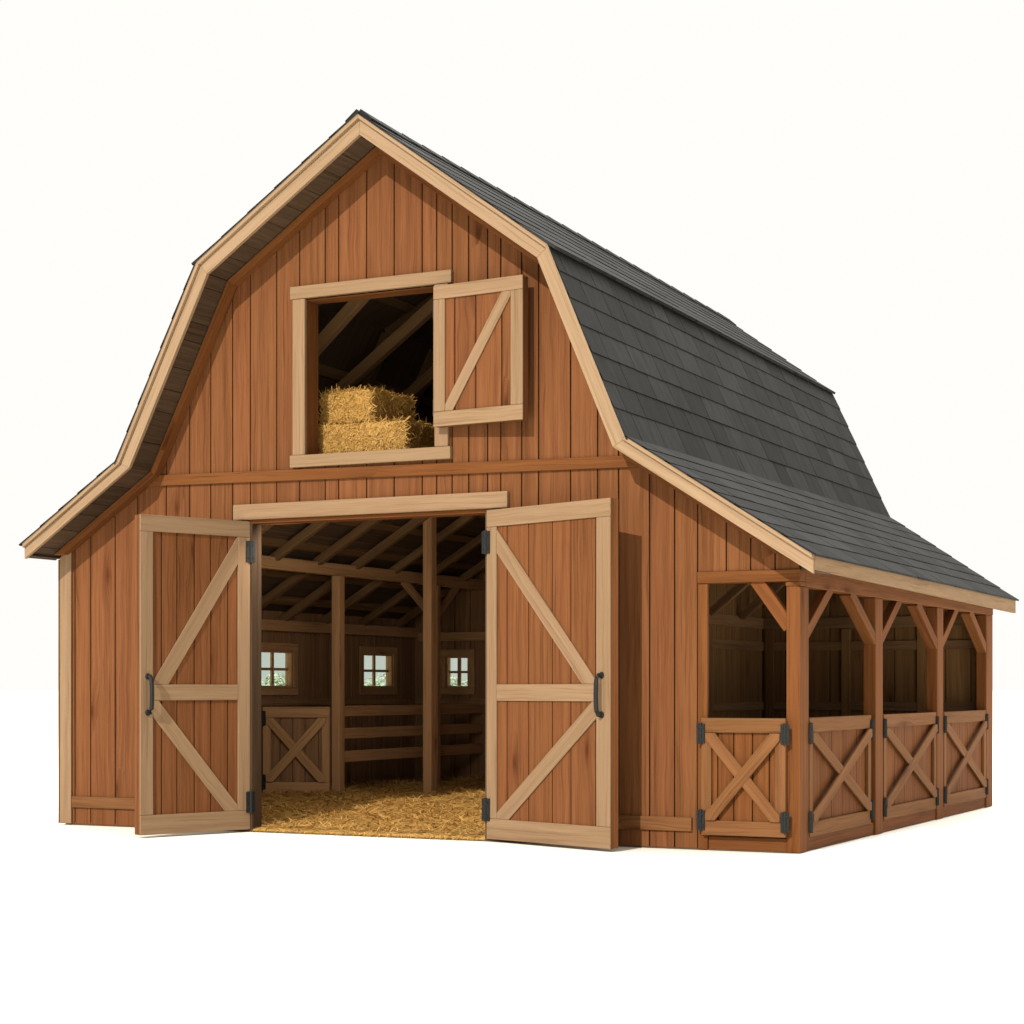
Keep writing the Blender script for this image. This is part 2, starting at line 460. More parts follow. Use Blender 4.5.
# rear wall
W3 = (.525, .845, 1.285, 1.67)
m = MB(); x = 0.0
rear_prof = [(a[0], a[1] - .02) for a in OFF(1, 1, 0)]
rear_prof = [(PF_[0], min(PF_[1], RR[1])) for PF_, RR in zip(UND, rear_prof)]
rear_prof = [(x_, z_ - .03) for x_, z_ in rear_prof]
while x < 7.2:
    x1 = min(7.2, x + .18 + R() * .14)
    column(m, x, x1, .012, rear_prof, [W3], D - .022, D); x = x1
column(m, 0, 7.2, .012, rear_prof, [W3], D - .05, D - .026, gap=0)
m.build('wall', 'siding', barn, .003)
for xa, xb, mt in ((.074, 4.58, 'inner'), (4.62, 7.18, 'stallboard')):
    m = MB(); x = xa
    while x < xb - .02:
        x1 = min(xb, x + .17 + R() * .15)
        column(m, x, x1, .012, rear_prof, [W3], D - .073, D - .053, gap=.012); x = x1
    m.build('wall_lining', mt, barn, .003)
# inner partition of the stalls
PX = 4.60
m = MB(); y = .06
ptop = [(-1, 3.2), (20, 3.2)]
while y < D - .08:
    y1 = min(D - .075, y + .17 + R() * .15); column(m, y, y1, .012, ptop, [], PX - .02, PX + .02, A=Y, N=X, gap=.010); y = y1
column(m, .06, D - .08, .012, ptop, [], PX - .004, PX + .004, A=Y, N=X, gap=0)
m.build('wall', 'stallboard', barn, .003)
m = MB()
for za, zb_ in ((1.95, 2.07), (1.70, 1.80), (1.03, 1.125)): m.box(PX + .021, PX + .05, .1, D - .12, za, zb_, 'y')
m.build('wall_rail', 'inner', barn, .004)
m = MB()
for za, zb_ in ((1.95, 2.07), (1.70, 1.80), (1.03, 1.125)): m.box(PX + .05, 7.05, D - .104, D - .0735, za, zb_, 'x')
m.build('wall_rail', 'inner', barn, .004)
for yy in (1.0, 2.9, 4.8): one('stud', 'inner', barn, x0=PX + .0215, x1=PX + .055, y0=yy, y1=yy + .09, z0=.02, z1=1.94)
for xx in (PX + .06, 5.55, 6.4): one('stud', 'stallboard', barn, x0=xx, x1=xx + .1, y0=D - .110, y1=D - .074, z0=.02, z1=1.94)
# floors
one('floor', 'dirt', barn, x0=.06, x1=7.15, y0=.0, y1=D - .06, z0=.003, z1=.011, bevel=0)
m = MB(); x = 1.9
while x < 4.55:
    m.box(x, x + .19, .056, D - .08, 3.20, 3.235, 'y'); x += .195
m.build('loft_floor', 'inner', barn, .003)
one('loft_floor', 'inner', barn, x0=4.63, x1=5.8, y0=.056, y1=D - .08, z0=3.0, z1=3.03, grain='y')

# --- trim of the front
m = MB(); m.prism([(.008, .014), (.143, .014), (.143, 2.58), (.008, 2.495)], t=(-.024, -.001)); m.build('corner_trim', 'tan', barn, .005)
m = MB(); m.box(-.010, -.001, -.0235, .14, .014, 2.48, 'z'); m.build('corner_trim', 'tan', barn, .004)
m = MB(); m.prism([(.90, 3.118), (5.90, 3.043), (5.90, 3.139), (.90, 3.216)], t=(-.030, -.001), gdir=(1, -.015)); m.build('band_board', 'brown', barn, .006)
m = MB(); m.box(.150, 2.06, -.026, -.001, .165, .270, 'x'); m.build('base_board', 'gatewood', barn, .005)
m = MB(); m.box(4.70, 6.318, -.026, -.001, .145, .256, 'x'); m.build('base_board', 'gatewood', barn, .005)
# frieze boards against the wall under the soffit
fa, fb = OFF(0, 1, .001), OFF(0, 1, .060); mb = MB()
for k in range(6):
    g = (fa[k + 1][0] - fa[k][0], fa[k + 1][1] - fa[k][1])
    q = [fa[k], fa[k + 1], fb[k + 1], fb[k]]
    if k == 5:
        q = [fa[5], (7.18, top_at(7.18, fa)), (7.08, top_at(7.08, fb)), fb[5]]
    if k == 0:
        q = [(.0, top_at(.0, fa)), fa[1], fb[1], (.11, top_at(.11, fb))]
    mb.prism(q, t=(-.10, -.001), gdir=g)
mb.build('frieze_board', 'brown', barn, .004)

# main door opening
one('door_lintel', 'tan', barn, .006, x0=1.974, x1=4.702, y0=-.045, y1=-.001, z0=2.768, z1=2.905, grain='x')
m = MB(); m.box(2.105, 2.150, .0, .15, .012, 2.735, 'z'); m.build('door_jamb', 'deck', barn, .004)  # side jambs take dark boards: shade of the reveal put into the colour
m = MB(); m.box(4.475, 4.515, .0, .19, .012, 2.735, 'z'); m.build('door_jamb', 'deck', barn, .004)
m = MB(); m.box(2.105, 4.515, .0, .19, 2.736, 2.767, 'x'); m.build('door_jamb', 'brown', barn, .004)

def hinge(parent, O, A, N, z, h=.17, w=.055):
    """two leaf plates and a barrel; A along the wall, N out of it"""
    mb = MB(); O = V(O)
    mb.prism([(-w, z), (-.004, z), (-.004, z + h), (-w, z + h)], O=O, A=A, B=Z, N=N, t=(0, .012))
    mb.prism([(.004, z), (w, z), (w, z + h), (.004, z + h)], O=O, A=A, B=Z, N=N, t=(0, .012))
    for zz in (.2, .8):
        for s in (-1, 1):
            c = O + A * (s * w * .55) + N * .012 + Z * (z + h * zz)
            mb.tube([c, c + N * .006], .009, 6)
    b = O + N * .012
    mb.tube([b + Z * (z - .006), b + Z * (z + h + .006)], .014, 8)
    return mb.build('hinge', 'iron', parent, 0)

def leaf(name, O, A, N, w, z0, z1, tk, frame_mat, fw, rails, braces, nb, bevel=.005, panel='siding', gapb=.011, back=.045, ft=.018):
    """a boarded leaf: planks, frame on top, diagonal braces.  A = hinge to free edge, N = towards the viewer.
       rails: (z low, z high) pairs; fw: widths of the two stiles; braces: ((a,z),(a,z),width)"""
    O = V(O); h = z1 - z0
    mb = MB(); ws = [.8 + R() * .5 for _ in range(nb)]; tot = sum(ws); a = 0
    for q in ws:
        b = a + q / tot * w
        mb.prism([(a + gapb / 2, z0), (b - gapb / 2, z0), (b - gapb / 2, z1), (a + gapb / 2, z1)], O=O, A=A, B=Z, N=N, t=(.004, tk))
        a = b
    mb.prism([(0.003, z0 + .003), (w - .003, z0 + .003), (w - .003, z1 - .003), (0.003, z1 - .003)], O=O, A=A, B=Z, N=N, t=(-back, .003))
    root = mb.build(name, panel, barn, .003)
    fr = MB(); t = (tk + .001, tk + ft)
    rails = sorted(rails)
    fr.prism([(0, z0), (w, z0), (w, rails[0][1]), (0, rails[0][1])], O=O, A=A, B=Z, N=N, t=t, gdir=(1, 0))
    fr.prism([(0, rails[-1][0]), (w, rails[-1][0]), (w, z1), (0, z1)], O=O, A=A, B=Z, N=N, t=t, gdir=(1, 0))
    e = .0015
    fr.prism([(0, rails[0][1] + e), (fw[0], rails[0][1] + e), (fw[0], rails[-1][0] - e), (0, rails[-1][0] - e)], O=O, A=A, B=Z, N=N, t=t)
    fr.prism([(w - fw[1], rails[0][1] + e), (w, rails[0][1] + e), (w, rails[-1][0] - e), (w - fw[1], rails[-1][0] - e)], O=O, A=A, B=Z, N=N, t=t)
    for lo, hi in rails[1:-1]:
        fr.prism([(fw[0] + e, lo), (w - fw[1] - e, lo), (w - fw[1] - e, hi), (fw[0] + e, hi)], O=O, A=A, B=Z, N=N, t=t, gdir=(1, 0))
    fr.build('frame', frame_mat, root, bevel)
    return root, tk

def clipbar(p, q, w, box):
    """polygon of a diagonal bar between p and q, clipped to a rectangle (x0,x1,z0,z1)"""
    dx, dz = q[0] - p[0], q[1] - p[1]; L = math.hypot(dx, dz); dx /= L; dz /= L
    nx, nz = -dz * w / 2, dx * w / 2; E = .3
    poly = [(p[0] - dx * E + nx, p[1] - dz * E + nz), (p[0] - dx * E - nx, p[1] - dz * E - nz),
            (q[0] + dx * E - nx, q[1] + dz * E - nz), (q[0] + dx * E + nx, q[1] + dz * E + nz)]
    for ax, lim, sgn in ((0, box[0], 1), (0, box[1], -1), (1, box[2], 1), (1, box[3], -1)):
        out = []
        for i, a in enumerate(poly):
            b = poly[(i + 1) % len(poly)]; fa_, fb_ = (a[ax] - lim) * sgn, (b[ax] - lim) * sgn
            if fa_ >= 0: out.append(a)
            if (fa_ >= 0) != (fb_ >= 0):
                t = fa_ / (fa_ - fb_); out.append((a[0] + (b[0] - a[0]) * t, a[1] + (b[1] - a[1]) * t))
        poly = out
    return poly, (dx, dz)
def brace(root, O, A, N, p, q, w, box, t, mat, bevel=.005):
    poly, g = clipbar(p, q, w, box)
    mb = MB(); mb.prism(poly, O=V(O), A=A, B=Z, N=N, t=t, gdir=g); return mb.build('brace', mat, root, bevel)

def barn_door(hx, hy, ex, ey, nsign, sw):
    d = V((ex - hx, ey - hy, 0)); w = d.length; A = d.normalized(); N = V((-A.y, A.x, 0)) * nsign
    z0, z1 = .025, 2.755; H = z1 - z0; O = V((hx, hy, 0)) - N * .058
    fb = lambda f: z0 + f * H
    rails = [(z0, fb(.062)), (fb(.420), fb(.470)), (fb(.948), z1)]
    root, tk = leaf('barn_door', O, A, N, w, z0, z1, .038, 'tan', sw, rails, None, 6)
    t = (tk + .0015, tk + .0165)
    hi = (sw[0] + .001, w - sw[1] - .001, rails[1][1] + .001, rails[2][0] - .001)
    lo = (sw[0] + .001, w - sw[1] - .001, rails[0][1] + .001, rails[1][0] - .001)
    brace(root, O, A, N, (sw[0] + .01, hi[3] - .13), (w - sw[1] - .07, hi[2]), .132, hi, t, 'tan')
    brace(root, O, A, N, (sw[0] + .055, lo[2] + .01), (w - sw[1] - .02, lo[3] - .06), .132, lo, t, 'tan')
    for z in (fb(.055), fb(.868)): hinge(root, O + N * (tk + .019), A, N, z, .185, .045)
    # pull handle on the free stile
    mb = MB(); a = w - sw[1] * .58; c = O + A * a + N * (tk + .019); za, zb_ = fb(.382), fb(.495)
    for zz in (za, zb_):
        mb.tube([c + Z * zz, c + Z * zz + N * .014], [.028, .022], 10)
    zc = [0, .0, .10, .25, .5, .75, .90, 1.0, 1.0]; pr = [.0, .028, .050, .056, .058, .056, .050, .028, .0]
    mb.tube([c + Z * (za + (zb_ - za) * q) + N * (.008 + p) for q, p in zip(zc, pr)], .019, 8)
    mb.build('handle', 'iron', root, 0, smooth=True)
    return root
barn_door(2.135, -.005, 1.715, -1.03, 1, (.125, .125))
barn_door(4.500, -.03, 5.835, -.530, -1, (.120, .150))

# loft opening: casing and reveal
m = MB()
m.prism([(2.575, 4.676), (4.176, 4.676), (4.176, 4.785), (2.575, 4.785)], t=(-.045, -.001), gdir=(1, 0))
m.prism([(2.575, 3.205), (4.168, 3.200), (4.168, 3.305), (2.575, 3.310)], t=(-.048, -.001), gdir=(1, 0))
m.prism([(2.596, 3.312), (2.722, 3.312), (2.722, 4.674), (2.596, 4.674)], t=(-.036, -.001))
m.prism([(4.012, 3.308), (4.140, 3.308), (4.140, 4.674), (4.012, 4.674)], t=(-.036, -.001))
m.build('loft_frame', 'tan', barn, .005)
m = MB()
m.box(2.690, 2.722, .0, .19, 3.312, 4.660, 'z'); m.box(4.014, 4.046, .0, .19, 3.312, 4.660, 'z'); m.box(2.690, 4.046, .0, .19, 4.661, 4.690, 'x')
m.box(2.690, 4.046, .0, .19, 3.270, 3.304, 'x')
m.build('loft_jamb', 'brown', barn, .004)
# loft door
def loft_door():
    hx, hy, ex, ey = 4.055, -.075, 4.925, -.150
    d = V((ex - hx, ey - hy, 0)); w = d.length; A = d.normalized(); N = V((A.y, -A.x, 0)); O = V((hx, hy, 0))
    z0, z1 = 3.462, 4.640
    root, tk = leaf('loft_door', O, A, N, w, z0, z1, .034, 'tan', (.115, .115), [(z0, z0 + .125), (z1 - .115, z1)], None, 4)
    box_ = (.116, w - .116, z0 + .126, z1 - .116)
    brace(root, O, A, N, (.150, z0 + .15), (w - .150, z1 - .12), .095, box_, (tk + .0015, tk + .0155), 'tan')
    for z in (z0 + .10, z1 - .26): hinge(root, O - N * .022 - A * .006, A, N, z, .14, .04)
loft_door()

# --- open stalls on the right: posts, header, gates
PY = [(.0, .214), (2.10, 2.33), (4.26, 4.50), (6.38, 6.676)]
PXI, PXO = 7.09, 7.203
posts = []
for a, b in PY:
    posts.append(one('post', 'brown', barn, .008, x0=PXI, x1=PXO, y0=a - (.004 if a == 0 else 0), y1=b, z0=.004, z1=2.062))
jamb = one('post', 'brown', barn, .006, x0=6.362, x1=6.445, y0=-.006, y1=.035, z0=.006, z1=2.099)
# headers
one('header_beam', 'brown', barn, .006, x0=6.362, x1=7.205, y0=-.020, y1=.13, z0=2.100, z1=2.192, grain='x')
one('header_beam', 'brown', barn, .006, x0=7.085, x1=7.2065, y0=.132, y1=D + .005, z0=2.064, z1=2.20, grain='y')
one('header_beam', 'brown', barn, .004, x0=7.085, x1=7.2055, y0=-.005, y1=.130, z0=2.0635, z1=2.0985, grain='y')
def knee(post, p, q, w, t, N): return bar('knee_brace', 'brown', post, p, q, w, t, N, .005)
knee(posts[0], (6.835, .045, 2.12), (7.11, .045, 1.745), .105, .075, Y)
for i in range(3):
    y0, y1 = PY[i][1], PY[i + 1][0]
    knee(posts[i], (7.15, y0 - .02, 1.68), (7.15, y0 + .66, 2.085), .095, .075, X)
    knee(posts[i + 1], (7.15, y1 + .02, 1.695), (7.15, y1 - .72, 2.085), .095, .100, X)
# base boards under the gates
one('base_board', 'brown', barn, .004, x0=6.447, x1=7.088, y0=.012, y1=.06, z0=.006, z1=.112, grain='x')
for (a, b), (c, d_) in zip(PY, PY[1:]):
    one('base_board', 'brown', barn, .004, x0=7.14, x1=7.185, y0=b + .002, y1=c - .002, z0=.006, z1=.112, grain='y')
def gate(O, A, N, w, z0, z1, mat='gatewood', panel='brown', hinges=True):
    rails = [(z0, z0 + .115), (z1 - .115, z1)]
    root, tk = leaf('gate', O, A, N, w, z0, z1, .024, mat, (.085, .085), rails, None, 5, .005, panel, back=.02, ft=.030)
    bx = (.04, w - .04, z0 + .116, z1 - .116)
    p, q = (.085, z0 + .15), (w - .085, z1 - .15)
    ww = .095
    brace(root, O, A, N, (p[0], q[1]), (q[0], p[1]), ww, bx, (tk + .0305, tk + .048), mat)
    brace(root, O, A, N, p, q, ww, bx, (tk + .0315, tk + .053), mat)
    if hinges:
        for a in ((0.0, w) if hinges is True else (0.0,)):
            for z in (z0 + .04, z1 - .20):
                hinge(root, V(O) + A * a + N * (tk + .031), A, N, z, .155, .034)
    return root
gate((6.412, -.008, 0), X, -Y, .690, .125, 1.043)
gate((7.150, .235, 0), Y, X, 1.72, .112, 1.045)
gate((7.150, 2.365, 0), Y, X, 1.855, .112, 1.045)
gate((7.150, 4.535, 0), Y, X, 1.815, .112, 1.045)

# --- inside, seen through the doors
# low ceiling of the aisle: boards, purlins, rafters; plate on the side wall and a beam on posts
SL = .60; Z0 = 1.965
cz = lambda x: Z0 + SL * (x - .07)
n_up = V((-SL, 0, 1)).normalized(); n_al = V((1, 0, SL)).normalized()
m = MB(); s = 0.0; Ls = 2.35
while s < Ls:
    m.prism([(s, .06), (s + .205, .06), (s + .205, D - .08), (s, D - .08)], O=V((.075, 0, cz(.075))), A=n_al, B=Y, N=n_up, t=(.135, .155), gdir=(0, 1))
    s += .21
m.build('ceiling', 'deck', barn, .003)
for s in (.32, .80, 1.30, 1.80, 2.25):
    p = V((.075, 0, cz(.075))) + n_al * s + n_up * .1125
    bar('purlin', 'rafterwood', barn, p + Y * .07, p + Y * (D - .085), .10, .040, n_up)
for yy in (.45, 1.25, 2.05, 2.85, 3.62, 4.45, 5.30, 6.12):
    p = V((.078, yy, cz(.078))) + n_up * .045
    bar('rafter', 'rafterwood', barn, p, p + n_al * 2.3, .075, .085, n_up)
one('plate_beam', 'innerpost', barn, .006, x0=.074, x1=.15, y0=.06, y1=D - .08, z0=1.905, z1=2.025, grain='y')
one('plate_beam', 'innerpost', barn, .006, x0=.16, x1=4.5, y0=D - .14, y1=D - .0745, z0=1.86, z1=1.965, grain='x')
one('wall_rail', 'inner', barn, .004, x0=.0740, x1=.098, y0=.1, y1=D - .09, z0=1.085, z1=1.16, grain='y')
one('wall_rail', 'inner', barn, .004, x0=.10, x1=4.5, y0=D - .095, y1=D - .0745, z0=1.085, z1=1.16, grain='x')
for yy in (4.75, 2.5): one('stud', 'inner', barn, x0=.0741, x1=.105, y0=yy, y1=yy + .09, z0=.02, z1=1.9)
# post row with beam, braces, rails
one('plate_beam', 'innerpost', barn, .006, x0=.94, x1=1.06, y0=.3, y1=D - .085, z0=2.475, z1=2.600, grain='y')
p1 = one('post', 'innerpost', barn, .008, x0=.985, x1=1.085, y0=3.20, y1=3.31, z0=.02, z1=2.474)
p2 = one('post', 'innerpost', barn, .008, x0=1.041, x1=1.13, y0=5.28, y1=5.36, z0=.02, z1=2.474)
one('post', 'innerpost', barn, .008, x0=1.85, x1=1.955, y0=3.64, y1=3.76, z0=.02, z1=3.19)
bar('knee_brace', 'innerpost', p2, (1.06, 5.30, 2.10), (1.0, 4.72, 2.49), .075, .06, X)
bar('knee_brace', 'innerpost', p2, (1.06, 5.34, 2.08), (1.0, 6.00, 2.49), .075, .06, X)
for za, zb_ in ((.975, 1.090), (.735, .850), (.485, .605)):
    one('stall_rail', 'innerpost', barn, .006, x0=1.0, x1=1.04, y0=3.312, y1=D - .085, z0=za, z1=zb_, grain='y')
# gate of the inner stall, a little open
ga, gb = V((.31, 2.93, 0)), V((1.000, 3.16, 0)); Ag = (gb - ga).normalized()
gate(ga, Ag, V((Ag.y, -Ag.x, 0)), (gb - ga).length, .165, 1.080, 'innerpost', 'inner', 'one side')

# windows: casing inside, reveal, bars and pane
def window(hole, place, nrm):
    a0, a1, z0, z1 = hole; c = .085
    O, A, N = place                                         # N points into the room
    mb = MB()
    mb.prism([(a0 - c, z1), (a1 + c, z1), (a1 + c, z1 + c), (a0 - c, z1 + c)], O=O, A=A, B=Z, N=N, t=(.074, .094), gdir=(1, 0))
    mb.prism([(a0 - c, z0 - c), (a1 + c, z0 - c), (a1 + c, z0), (a0 - c, z0)], O=O, A=A, B=Z, N=N, t=(.074, .096), gdir=(1, 0))
    mb.prism([(a0 - c, z0 + .001), (a0, z0 + .001), (a0, z1 - .001), (a0 - c, z1 - .001)], O=O, A=A, B=Z, N=N, t=(.074, .092))
    mb.prism([(a1, z0 + .001), (a1 + c, z0 + .001), (a1 + c, z1 - .001), (a1, z1 - .001)], O=O, A=A, B=Z, N=N, t=(.074, .092))
    for q in ([(a0, z0), (a0 + .022, z0), (a0 + .022, z1), (a0, z1)], [(a1 - .022, z0), (a1, z0), (a1, z1), (a1 - .022, z1)]):
        mb.prism(q, O=O, A=A, B=Z, N=N, t=(-.01, .0735))
    for q in ([(a0 + .023, z0), (a1 - .023, z0), (a1 - .023, z0 + .022), (a0 + .023, z0 + .022)], [(a0 + .023, z1 - .022), (a1 - .023, z1 - .022), (a1 - .023, z1), (a0 + .023, z1)]):
        mb.prism(q, O=O, A=A, B=Z, N=N, t=(-.01, .0735), gdir=(1, 0))
    w = mb.build('window', 'innerpost', barn, .003)
    mb = MB(); am, zm = (a0 + a1) / 2, (z0 + z1) / 2
    mb.prism([(am - .022, z0 + .023), (am + .022, z0 + .023), (am + .022, z1 - .023), (am - .022, z1 - .023)], O=O, A=A, B=Z, N=N, t=(.006, .03))
    for s in (-1, 1):
        x0_, x1_ = (a0 + .023, am - .023) if s < 0 else (am + .023, a1 - .023)
        mb.prism([(x0_, zm - .015), (x1_, zm - .015), (x1_, zm + .015), (x0_, zm + .015)], O=O, A=A, B=Z, N=N, t=(.007, .029), gdir=(1, 0))
    mb.build('window_bars', 'innerpost', w, .002)
    mb = MB(); mb.prism([(a0 + .0235, z0 + .0235), (a1 - .0235, z0 + .0235), (a1 - .0235, z1 - .0235), (a0 + .0235, z1 - .0235)], O=O, A=A, B=Z, N=N, t=(.000, .004))
    mb.build('pane', 'glass', w)
window(W1, (V((0, 0, 0)), Y, X), 1); window(W2, (V((0, 0, 0)), Y, X), 1)
window(W3, (V((0, D, 0)), X, -Y), 1)

# rafters under the real roof: loft and stalls
ul = [lerp3(k, 0, 1, .05) for k in range(7)]
for yy in (.75, 2.75, 3.75, 4.75, 5.75):
    v = (yy + OV) / (D + 2 * OV)
    P = [lerp3(k, v, 0, .125) for k in range(7)]
    for p in P: p.y = yy
    mb = MB()
    for a, b in (((1, 2), (2, 3), (3, 4), (4, 5)) if yy > 1 else ()):
        mb.beam(P[a], P[b], .10, .10, Y)
    q = P[6] + (P[5] - P[6]).normalized() * .36
    mb.beam(q, P[5], .075, .08, Y)
    mb.build('rafter', 'rafterwood', barn, .004)
    bar('strut', 'inner', barn, (PX + .08, yy, 2.06), (5.75, yy, 2.93), .08, .08, Y)
for k, s in ((1, .3), (1, .7), (2, .2), (2, .45), (2, .7), (3, .3), (3, .6), (4, .3), (4, .7), (5, .35), (5, .7)):
    a = lerp3(k, .08, 0, .083) * (1 - s) + lerp3(k + 1, .08, 0, .083) * s
    b = lerp3(k, .90, 0, .083) * (1 - s) + lerp3(k + 1, .90, 0, .083) * s
    e = (lerp3(k + 1, .5) - lerp3(k, .5)); nn = e.cross(Y)
    bar('purlin', 'rafterwood', barn, a, b, .11, .022, nn)
# long diagonal brace across the loft, under the roof
for p, q in (((1.6, 2.0, 4.06), (3.3, 2.0, 5.25)), ((1.9, 1.2, 4.35), (2.9, 1.2, 5.22)), ((1.9, 2.8, 4.07), (3.2, 2.8, 5.0))):
    bar('strut', 'rafterwood', barn, p, q, .11, .09, Y)

# ------------------------------------------------------------------ straw and hay
def strand(mb, p, d, up, L, w, bend):
    """a flat bent stalk"""
    d = d.normalized(); sdw = d.cross(up)
    if sdw.length < 1e-4: sdw = d.cross(X)
    sdw.normalize(); h = w / 2
    a, b, c = p, p + d * L * .5 + up * bend, p + d * L
    r = (R(), R()); o = R() * 20
    mb.face([a - sdw * h, a + sdw * h, b + sdw * h, b - sdw * h], [(o, 0), (o + w, 0), (o + w, L / 2), (o, L / 2)], r)
    mb.face([b - sdw * h, b + sdw * h, c + sdw * h * .5, c - sdw * h * .5], [(o, L / 2), (o + w, L / 2), (o + w, L), (o, L)], r)
def bed_z(x, y):
    k = min(1, max(0, y / 2.6)); k = k * k * (3 - 2 * k)
    kx = min(1, max(0, (4.55 - x) / 2.5))
    return .022 + .12 * k * (.45 + .55 * kx) + .03 * k * math.sin(3.1 * x + 1.7 * y) * math.sin(2.3 * y)
mb = MB(); nx, ny = 46, 66; x0b, x1b, y0b, y1b = .08, 4.57, .012, D - .085
gx = lambda i: x0b + (x1b - x0b) * i / nx
gy = lambda j: y0b + (y1b - y0b) * j / ny
hz = [[bed_z(gx(i), gy(j)) + R() * .014 for j in range(ny + 1)] for i in range(nx + 1)]
for i in range(nx):
    for j in range(ny):
        q = [V((gx(a), gy(b), hz[a][b])) for a, b in ((i, j), (i + 1, j), (i + 1, j + 1), (i, j + 1))]
        mb.face(q, [(p.x, p.y) for p in q], (.35 + .3 * R(), R()))
for i in range(nx):      # front lip of the bed
    a, b = V((gx(i), y0b, hz[i][0])), V((gx(i + 1), y0b, hz[i + 1][0]))
    mb.face([V((a.x, y0b, .012)), V((b.x, y0b, .012)), b, a], [(0, 0)] * 4, (.2, .5))
for _ in range(42000):
    x = x0b + .06 + R() * (x1b - x0b - .12); y = y0b + .02 + (y1b - y0b - .1) * R() ** 1.35
    if y < .2 and not 2.25 < x < 4.4: continue
    an = R() * 6.283; tilt = (R() ** 3) * .45 - .04
    d = V((math.cos(an), math.sin(an), tilt)); L = .06 + R() * .12
    if y + d.y * L < .01: d.y = abs(d.y)
    if x + d.x * L < .08 or x + d.x * L > 4.57: d.x = -d.x
    up = V((R() - .5, R() - .5, 1.2)).normalized()
    strand(mb, V((x, y, bed_z(x, y) + .008 + R() * .02)), d, up, L, .0045 + R() * .004, (R() - .3) * .012)
for _ in range(900):      # stalks lying over the sill
    x = 2.2 + R() * 2.25; an = (R() - .5) * 2.2
    d = V((math.sin(an), -math.cos(an) * .5, -.12 - .2 * R())); L = .05 + R() * .07
    strand(mb, V((x, .035 + R() * .05, bed_z(x, .03) + .012 + R() * .012)), d, V((0, -.4, 1)).normalized(), L, .005 + R() * .004, .004)
straw = mb.build('straw', 'straw')
straw['kind'] = 'stuff'
straw['label'] = 'loose golden straw bedding spread over the barn floor'
straw['category'] = 'straw'

def bale(name, c, sx, sy, sz, rot, nst):
    """box of packed hay: lumpy body and stalks lying on and sticking out of each face"""
    mb = MB(); K = 9
    from mathutils import noise as mn
    def surf(u, v, ax, sg):
        p = [0, 0, 0]; o = [i for i in range(3) if i != ax]
        p[ax] = sg; p[o[0]] = u; p[o[1]] = v
        q = V((p[0] * sx / 2, p[1] * sy / 2, p[2] * sz / 2))
        r = .025
        lim = V((sx / 2 - r, sy / 2 - r, sz / 2 - r))
        inner = V((max(-lim.x, min(lim.x, q.x)), max(-lim.y, min(lim.y, q.y)), max(-lim.z, min(lim.z, q.z))))
        dd = q - inner
        if dd.length > 1e-6: q = inner + dd.normalized() * r
        nz_ = mn.noise(q * 11 + V((c[0] * 7, 3, 1))) * .012
        return q + q.normalized() * nz_
    for ax in range(3):
        for sg in (-1, 1):
            for i in range(K):
                for j in range(K):
                    f = lambda a: -1 + 2 * a / K
                    q = [surf(f(i + a), f(j + b), ax, sg) for a, b in ((0, 0), (1, 0), (1, 1), (0, 1))]
                    mb.face(q, [(p.x + p.z, p.y) for p in q], (.25 + .3 * R(), R()))
    areas = [sy * sz, sx * sz, sx * sy]; tot = sum(areas)
    for _ in range(nst):
        t = R() * tot; ax = 0
        while ax < 2 and t > areas[ax]: t -= areas[ax]; ax += 1
        sg = 1 if R() < .5 else -1
        n_ = V((0, 0, 0)); n_[ax] = sg
        u, v = R() * 2 - 1, R() * 2 - 1
        if R() < .09:
            if R() < .5: u = math.copysign(.97, u)
            else: v = math.copysign(.97, v)
        p = surf(u, v, ax, sg) + n_ * (.002 + R() * .008)
        d = V((R() - .5, R() - .5, R() - .5)); d = d - n_ * d.dot(n_)
        d = d.normalized() + n_ * (R() ** 4 * .55 - .04)
        strand(mb, p, d, (n_ + V((R() - .5, R() - .5, R() - .5)) * .9).normalized(), .03 + R() * .055, .004 + R() * .004, R() * .008)
    o = mb.build(name, 'hay')
    o.location = c; o.rotation_euler = (0, 0, rot)
    return o
b1 = bale('hay_bale', (3.085, .53, 3.236 + .19), .93, .52, .37, .03, 7500)
b1['label'] = 'golden hay bale lying lowest on the loft floor behind the sill'
b2 = bale('hay_bale', (2.93, .69, 3.236 + .378 + .150), .52, .70, .29, -.02, 6500)
b2['label'] = 'golden hay bale stacked on top of the other, under the dark loft roof'
for b in (b1, b2): b['category'] = 'hay bale'; b['group'] = 'hay bales in the loft opening'

